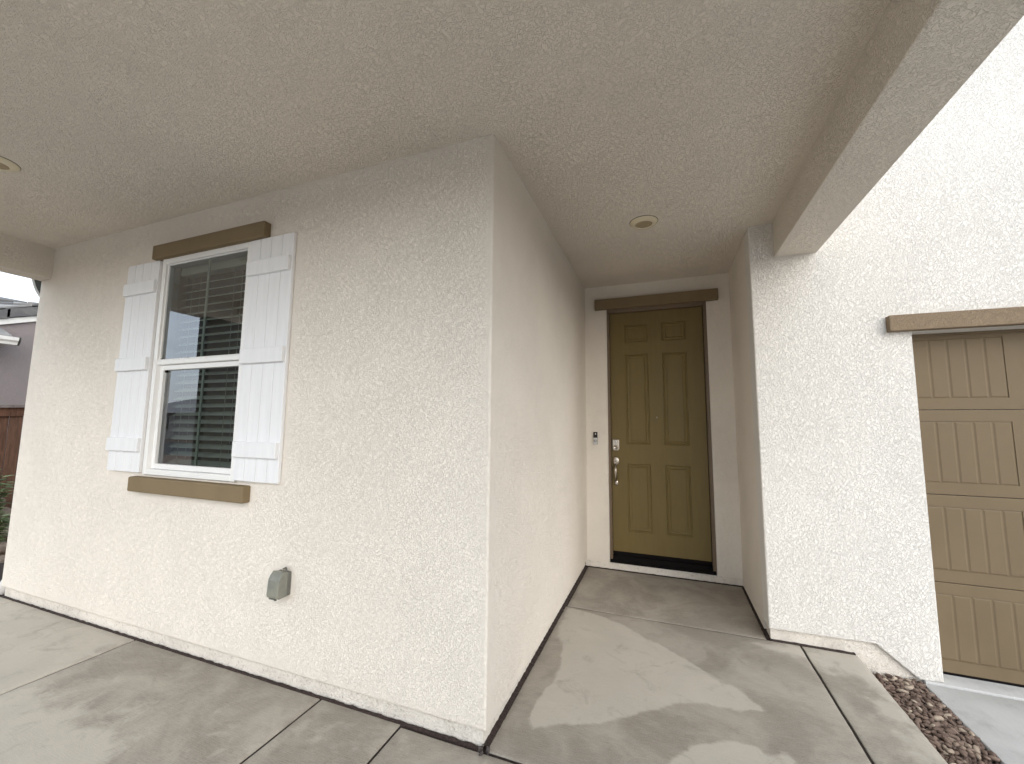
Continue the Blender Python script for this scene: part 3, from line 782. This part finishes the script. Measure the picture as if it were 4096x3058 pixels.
for a, b in zip(rs, rs[1:]):
    for k in range(seg): bm.faces.new((a[k], a[(k+1) % seg], b[(k+1) % seg], b[k]))
obj('rim', bm, 'fascia', DI, True)
bm = bmesh.new(); tube(bm, [(-4.56, 0.21, 2.76), (-4.50, 0.26, 2.62), (-4.42, 0.28, 2.60), (LX+0.01, 0.28, 2.60)], 0.015, 10); obj('mast', bm, 'dark', DI, True)

# white stone at the foot of the left corner
def rock(name, c, s, mat, parent=None, seed=0, sub_=2, rough=0.22):
    bm = bmesh.new(); bmesh.ops.create_icosphere(bm, subdivisions=sub_, radius=1)
    for v in bm.verts:
        d = 1+rough*mn.noise(v.co*1.3+Vector((seed*7.1, seed, 0)))+0.5*rough*mn.noise(v.co*3.1+Vector((0, seed*3.3, 1)))
        v.co = Vector((v.co.x*s[0]*d, v.co.y*s[1]*d, v.co.z*s[2]*d))
    me = bm_mesh(bm, name)
    o = link(name, me, mat, parent, True); o.location = c
    return o
tag(rock('white_stone', (-4.462, 0.045, 0.045), (0.036, 0.040, 0.064), 'stone_white', None, 3), 'small white rounded stone at the far left foot of the wall', 'stone')

# ------------------------------------------------------------------ pebble strip between porch slab and drive
gb = box('gravel_bed', 1.909, 2.220, -10.0, EY+0.03, -0.30, -0.118, 'soil'); struct(gb)
metas = []
for k in range(14):
    bm = bmesh.new(); bmesh.ops.create_icosphere(bm, subdivisions=1 if k % 2 else 2, radius=1)
    el = random.uniform(1.0, 1.9); fl = random.uniform(0.45, 0.75)
    for v in bm.verts:
        d = 1+0.30*mn.noise(v.co*1.2+Vector((k*5.3, 0, k)))+0.12*mn.noise(v.co*3+Vector((0, k*2.3, 1)))
        v.co = Vector((v.co.x*el*d, v.co.y*d*0.85, v.co.z*fl*d))*0.0118
    metas.append(bm_mesh(bm, 'pebble'))
    metas[-1].materials.append(MAT['pebble'])
    at = metas[-1].attributes.new('tone', 'FLOAT', 'POINT'); at.data.foreach_set('value', [0.0]*len(metas[-1].vertices))
    for p in metas[-1].polygons: p.use_smooth = True
def peb_xform(x, y, z, s):
    return Matrix.Translation((x, y, z)) @ Matrix.Rotation(random.uniform(0, 6.28), 4, 'Z') @ Matrix.Rotation(random.gauss(0, 0.35), 4, 'X') @ Matrix.Rotation(random.gauss(0, 0.35), 4, 'Y') @ Matrix.Scale(s, 4)
# visible near part, individual pebbles
cnt = 0
pts = []
tries = 0
while cnt < 298 and tries < 20000:
    tries += 1
    y = random.uniform(0.93, EY+0.005); x = random.uniform(1.922, 2.212)
    if any((x-a)**2+(y-b)**2 < 0.0205**2 for a, b in pts): continue
    pts.append((x, y))
    o = bpy.data.objects.new('pebble', random.choice(metas)); COL.objects.link(o); o.parent = gb
    o.matrix_local = peb_xform(x, y, -0.099+random.uniform(-0.004, 0.008), random.uniform(0.95, 1.45)); cnt += 1
# fill below and along the rest of the strip
VV, FF, TT = [], [], []
def add_peb(x, y, z, s):
    me = random.choice(metas[1::2]); m = peb_xform(x, y, z, s); b = len(VV); tone = random.random()
    for v in me.vertices: VV.append(m @ v.co); TT.append(tone)
    for p in me.polygons: FF.append(tuple(b+i for i in p.vertices))
for _ in range(1300): add_peb(random.uniform(1.918, 2.214), random.uniform(0.85, EY+0.01), -0.113+random.uniform(-0.005, 0.006), random.uniform(0.7, 1.25))
for _ in range(3200): add_peb(random.uniform(1.918, 2.214), random.uniform(-2.5, 0.9), -0.106+random.uniform(-0.01, 0.01), random.uniform(0.8, 1.4))
me = bpy.data.meshes.new('pebble_fill'); me.from_pydata(VV, [], FF); me.update()
at = me.attributes.new('tone', 'FLOAT', 'POINT'); at.data.foreach_set('value', TT)
o = link('pebble_fill', me, 'pebble', gb, True); o['kind'] = 'stuff'

# ------------------------------------------------------------------ beyond the left end of the porch
FXX = -8.50
FN = tag(empty('wooden_fence', (FXX, 1.3, -0.18)), 'reddish brown wooden board fence beyond the left end of the porch', 'fence')
def ztop(y): return 1.632 + 0.055*(y-1.2)
y = -1.4
while y < 4.6:
    bm = bmesh.new(); w = 0.138; j = random.uniform(-0.003, 0.003)
    prism(bm, [(y+0.002, -0.18), (y+w-0.002, -0.18), (y+w-0.002, ztop(y+w)-0.02), (y+0.002, ztop(y)-0.02)], 0, FXX+j, FXX-0.018+j)
    bevel_where(bm, lambda a, b: near(a.x, FXX+j) and near(b.x, FXX+j) and abs(a.z-b.z) > 0.5, 0.003, 1)
    obj('board', bm, 'wood', FN); y += 0.142
def rail(name, z0, z1, x0, x1, mat):
    bm = bmesh.new(); prism(bm, [(-1.4, ztop(-1.4)+z0), (4.62, ztop(4.62)+z0), (4.62, ztop(4.62)+z1), (-1.4, ztop(-1.4)+z1)], 0, x0, x1); obj(name, bm, mat, FN)
rail('top_rail', -0.135, -0.005, FXX+0.006, FXX+0.030, 'wood')
rail('cap_board', -0.004, 0.036, FXX-0.06, FXX+0.07, 'wood_grey')
for yy in (-1.4, 1.0, 3.4): box('post', FXX-0.11, FXX-0.02, yy, yy+0.09, -0.2, ztop(yy)-0.02, 'wood', FN)

# neighbour house: gable end towards us, tiled roof, white barge board, lower roof with gutter
NX = -9.5
NB = tag(empty('neighbour_house', (NX, 3.0, -0.2)), 'mauve grey stucco house with dark tiled roof behind the wooden fence', 'house')
def rk(y): return 3.113 + 0.385*(y-1.375)       # underside of rake tiles
bm = bmesh.new(); prism(bm, [(0.75, -0.2), (13.0, -0.2), (13.0, 2.8), (6.9, rk(6.9)-0.02), (0.75, rk(0.75)-0.02)], 0, NX-9, NX); obj('wall', bm, 'mauve', NB)
def along(name, z0, z1, x0, x1, mat, y0=0.30, y1=6.9, lift=0.0):
    bm = bmesh.new(); prism(bm, [(y0, rk(y0)+z0), (y1, rk(y1)+z0), (y1, rk(y1)+z1), (y0, rk(y0)+z1)], 0, x0, x1); return obj(name, bm, mat, NB)
along('barge_board', -0.100, -0.004, NX+0.002, NX+0.045, 'fascia')
along('roof', -0.002, 0.10, NX-9.3, NX+0.02, 'tile')
bm = bmesh.new(); prism(bm, [(6.9, rk(6.9)), (13.5, rk(0.3)), (13.5, rk(0.3)+0.1), (6.9, rk(6.9)+0.1)], 0, NX-9.3, NX+0.02); obj('roof', bm, 'tile', NB)
y = 0.16
while y < 4.4:                                   # rake tiles, lapped
    bm = bmesh.new(); L = 0.42; sl = 0.385
    prism(bm, [(y, rk(y)+0.016), (y+L+0.03, rk(y+L+0.03)-0.002), (y+L+0.03, rk(y+L+0.03)+0.152), (y, rk(y)+0.172)], 0, NX+0.048, NX+0.085)
    prism(bm, [(y, rk(y)+0.145), (y+L+0.03, rk(y+L+0.03)+0.125), (y+L+0.03, rk(y+L+0.03)+0.152), (y, rk(y)+0.172)], 0, NX-0.16, NX+0.0475)
    obj('rake_tile', bm, 'tile', NB); y += L
def RA(q): return Vector((NX-0.05, q, 3.271+0.395*(q-1.361)))
def RB(q): return Vector((NX-0.80, q+0.25, 3.625+0.02*(q-1.36)))
bm = bmesh.new()
q4 = [RA(0.2), RA(2.2), RB(2.2), RB(0.2)]
lo = [bm.verts.new((p.x, p.y, p.z-0.14)) for p in q4]; hi = [bm.verts.new(p-Vector((0, 0, 0.012))) for p in q4]
bm.faces.new(hi); bm.faces.new(lo[::-1])
for k in range(4): bm.faces.new((lo[k], lo[(k+1) % 4], hi[(k+1) % 4], hi[k]))
obj('roof', bm, 'tile', NB)
for c in range(3):                               # lapped courses of flat tiles on the slope towards us
    q = 0.12+0.17*c
    while q < 2.0:
        e = min(q+0.40, 2.2); t0, t1 = c/3, (c+1)/3+0.06
        a, b = RA(q+0.004).lerp(RB(q+0.004), t0), RA(e).lerp(RB(e), t0); d_, c_ = RA(q+0.004).lerp(RB(q+0.004), min(t1, 1)), RA(e).lerp(RB(e), min(t1, 1))
        bm = bmesh.new(); lift = [0.040, 0.034, 0.008, 0.012]; up = random.uniform(0, 0.008)
        hi = [bm.verts.new(p+Vector((0, 0, h+up))) for p, h in zip((a, b, c_, d_), lift)]
        lo = [bm.verts.new(p+Vector((0, 0, h+up-0.028))) for p, h in zip((a, b, c_, d_), lift)]
        bm.faces.new(hi); bm.faces.new(lo[::-1])
        for k in range(4): bm.faces.new((lo[k], lo[(k+1) % 4], hi[(k+1) % 4], hi[k]))
        obj('roof_tile', bm, 'tile_light' if random.random() < 0.5 else 'tile', NB)
        q += 0.404
# lower roof and gutter
bm = bmesh.new(); prism(bm, [(NX+0.001, 2.90), (NX+0.001, 2.97), (NX+0.42, 2.80), (NX+0.42, 2.755)], 1, -2.2, 1.40); obj('roof', bm, 'tile_light', NB)
bm = bmesh.new()
gx = NX+0.42
prism(bm, [(gx, 2.65), (gx+0.075, 2.65), (gx+0.085, 2.69), (gx+0.11, 2.72), (gx+0.115, 2.772), (gx+0.10, 2.772), (gx+0.095, 2.73), (gx+0.07, 2.70), (gx+0.06, 2.665), (gx+0.012, 2.665), (gx+0.012, 2.772), (gx, 2.772)], 1, -2.2, 1.44); obj('gutter', bm, 'fascia', NB)
bm = bmesh.new(); prism(bm, [(gx-0.004, 2.646), (gx+0.079, 2.646), (gx+0.119, 2.718), (gx+0.121, 2.776), (gx-0.004, 2.776)], 1, 1.442, 1.460); obj('gutter_end', bm, 'dark', NB)
bm = bmesh.new(); prism(bm, [(NX+0.002, 2.60), (gx-0.002, 2.66), (gx-0.002, 2.74), (NX+0.002, 2.88)], 1, -2.2, 1.36); obj('soffit', bm, 'fascia', NB)

# shrub and rocks in front of the fence
def leaf(bm, p, d, L, wdt):
    d = d.normalized(); s = d.cross(Vector((0, 0, 1)))
    if s.length < 0.1: s = Vector((1, 0, 0))
    s.normalize(); up = s.cross(d)
    P = [p, p+d*L*0.3+s*wdt*0.8-up*0.1*L, p+d*L*0.65+s*wdt*0.7-up*0.12*L, p+d*L-up*0.22*L, p+d*L*0.65-s*wdt*0.7-up*0.12*L, p+d*L*0.3-s*wdt*0.8-up*0.1*L]
    mid = [p+d*L*0.3, p+d*L*0.65-up*0.04*L]
    v = [bm.verts.new(q) for q in P+mid]
    for f in ((0, 1, 6), (1, 2, 7, 6), (2, 3, 7), (3, 4, 7), (4, 5, 6, 7), (5, 0, 6)): bm.faces.new([v[i] for i in f])
def shrub(x, y, h, n, label):
    S = tag(empty('shrub', (x, y, -0.2)), label, 'shrub', 'shrubs in front of the fence')
    st = bmesh.new(); la = bmesh.new(); lb = bmesh.new()
    for i in range(n):
        a = random.uniform(0, 6.28); r = random.uniform(0.05, 0.20); hh = h*random.uniform(0.55, 1.05)
        pts = [Vector((x, y, -0.2))+Vector((math.cos(a)*r*t, math.sin(a)*r*t, (hh+0.2)*t)) for t in (0, 0.3, 0.6, 0.85, 1)]
        tube(st, pts, [0.006, 0.005, 0.004, 0.003, 0.002], 6)
        for k in range(34):
            t = random.uniform(0.2, 1); p = Vector((x, y, -0.2)) + Vector((math.cos(a)*r*t, math.sin(a)*r*t, (hh+0.2)*t))
            b = random.uniform(0, 6.28); d = Vector((math.cos(b), math.sin(b), random.uniform(-0.15, 0.5)))
            leaf(la if random.random() < 0.7 else lb, p, d, random.uniform(0.08, 0.14), random.uniform(0.012, 0.022))
    obj('stem', st, 'stem', S); obj('foliage', la, 'leaf', S); obj('foliage', lb, 'leaf_pale', S)
shrub(-7.95, 1.06, 0.85, 12, 'leafy green shrub against the wooden fence at the left edge')
shrub(-7.2, 0.84, 0.26, 9, 'low dark green plant on the mulch before the rocks at left')
for i, (x, y, z, s) in enumerate(((-8.25, 1.28, 0.02, (0.10, 0.12, 0.14)), (-8.33, 1.12, 0.10, (0.09, 0.10, 0.12)), (-7.75, 1.14, -0.12, (0.12, 0.14, 0.10)), (-7.0, 0.88, -0.16, (0.16, 0.12, 0.07)), (-6.3, 0.62, -0.16, (0.14, 0.12, 0.06)), (-8.36, 1.24, 0.22, (0.06, 0.08, 0.10)))):
    nm = ['large tan rock at the fence foot, behind the shrub', 'tan rock leaning on the fence, left of the largest', 'low tan rock beside the shrub stems', 'flat tan rock on the mulch midway to the fence', 'small flat tan rock on the mulch nearest the porch', 'topmost tan rock piled against the fence'][i]
    tag(rock('rock', (x, y, z), s, 'stone_tan', None, i+1, 3, 0.35), nm, 'rock', 'rocks along the fence')

# house across the street, mirrored in the window
FH = tag(empty('far_house', (-40, -23, -0.2)), 'single storey house across the street, mirrored in the porch window', 'house')
bm = bmesh.new(); add_box(bm, -49, -33, -31, -22, -0.2, 2.2); obj('wall', bm, 'grey_stucco', FH)
bm = bmesh.new()
v = [bm.verts.new(p) for p in ((-49.6, -31.6, 2.15), (-32.4, -31.6, 2.15), (-32.4, -21.4, 2.15), (-49.6, -21.4, 2.15), (-45, -26.5, 3.9), (-37, -26.5, 3.9))]
for f in ((0, 1, 5, 4), (1, 2, 5), (2, 3, 4, 5), (3, 0, 4), (3, 2, 1, 0)): bm.faces.new([v[i] for i in f])
obj('roof', bm, 'tile_light', FH)
for x in (-46, -42.5, -36):
    w = box('window', x-0.8, x+0.8, -21.998, -21.95, 0.7, 1.8, 'gloss_black', FH)
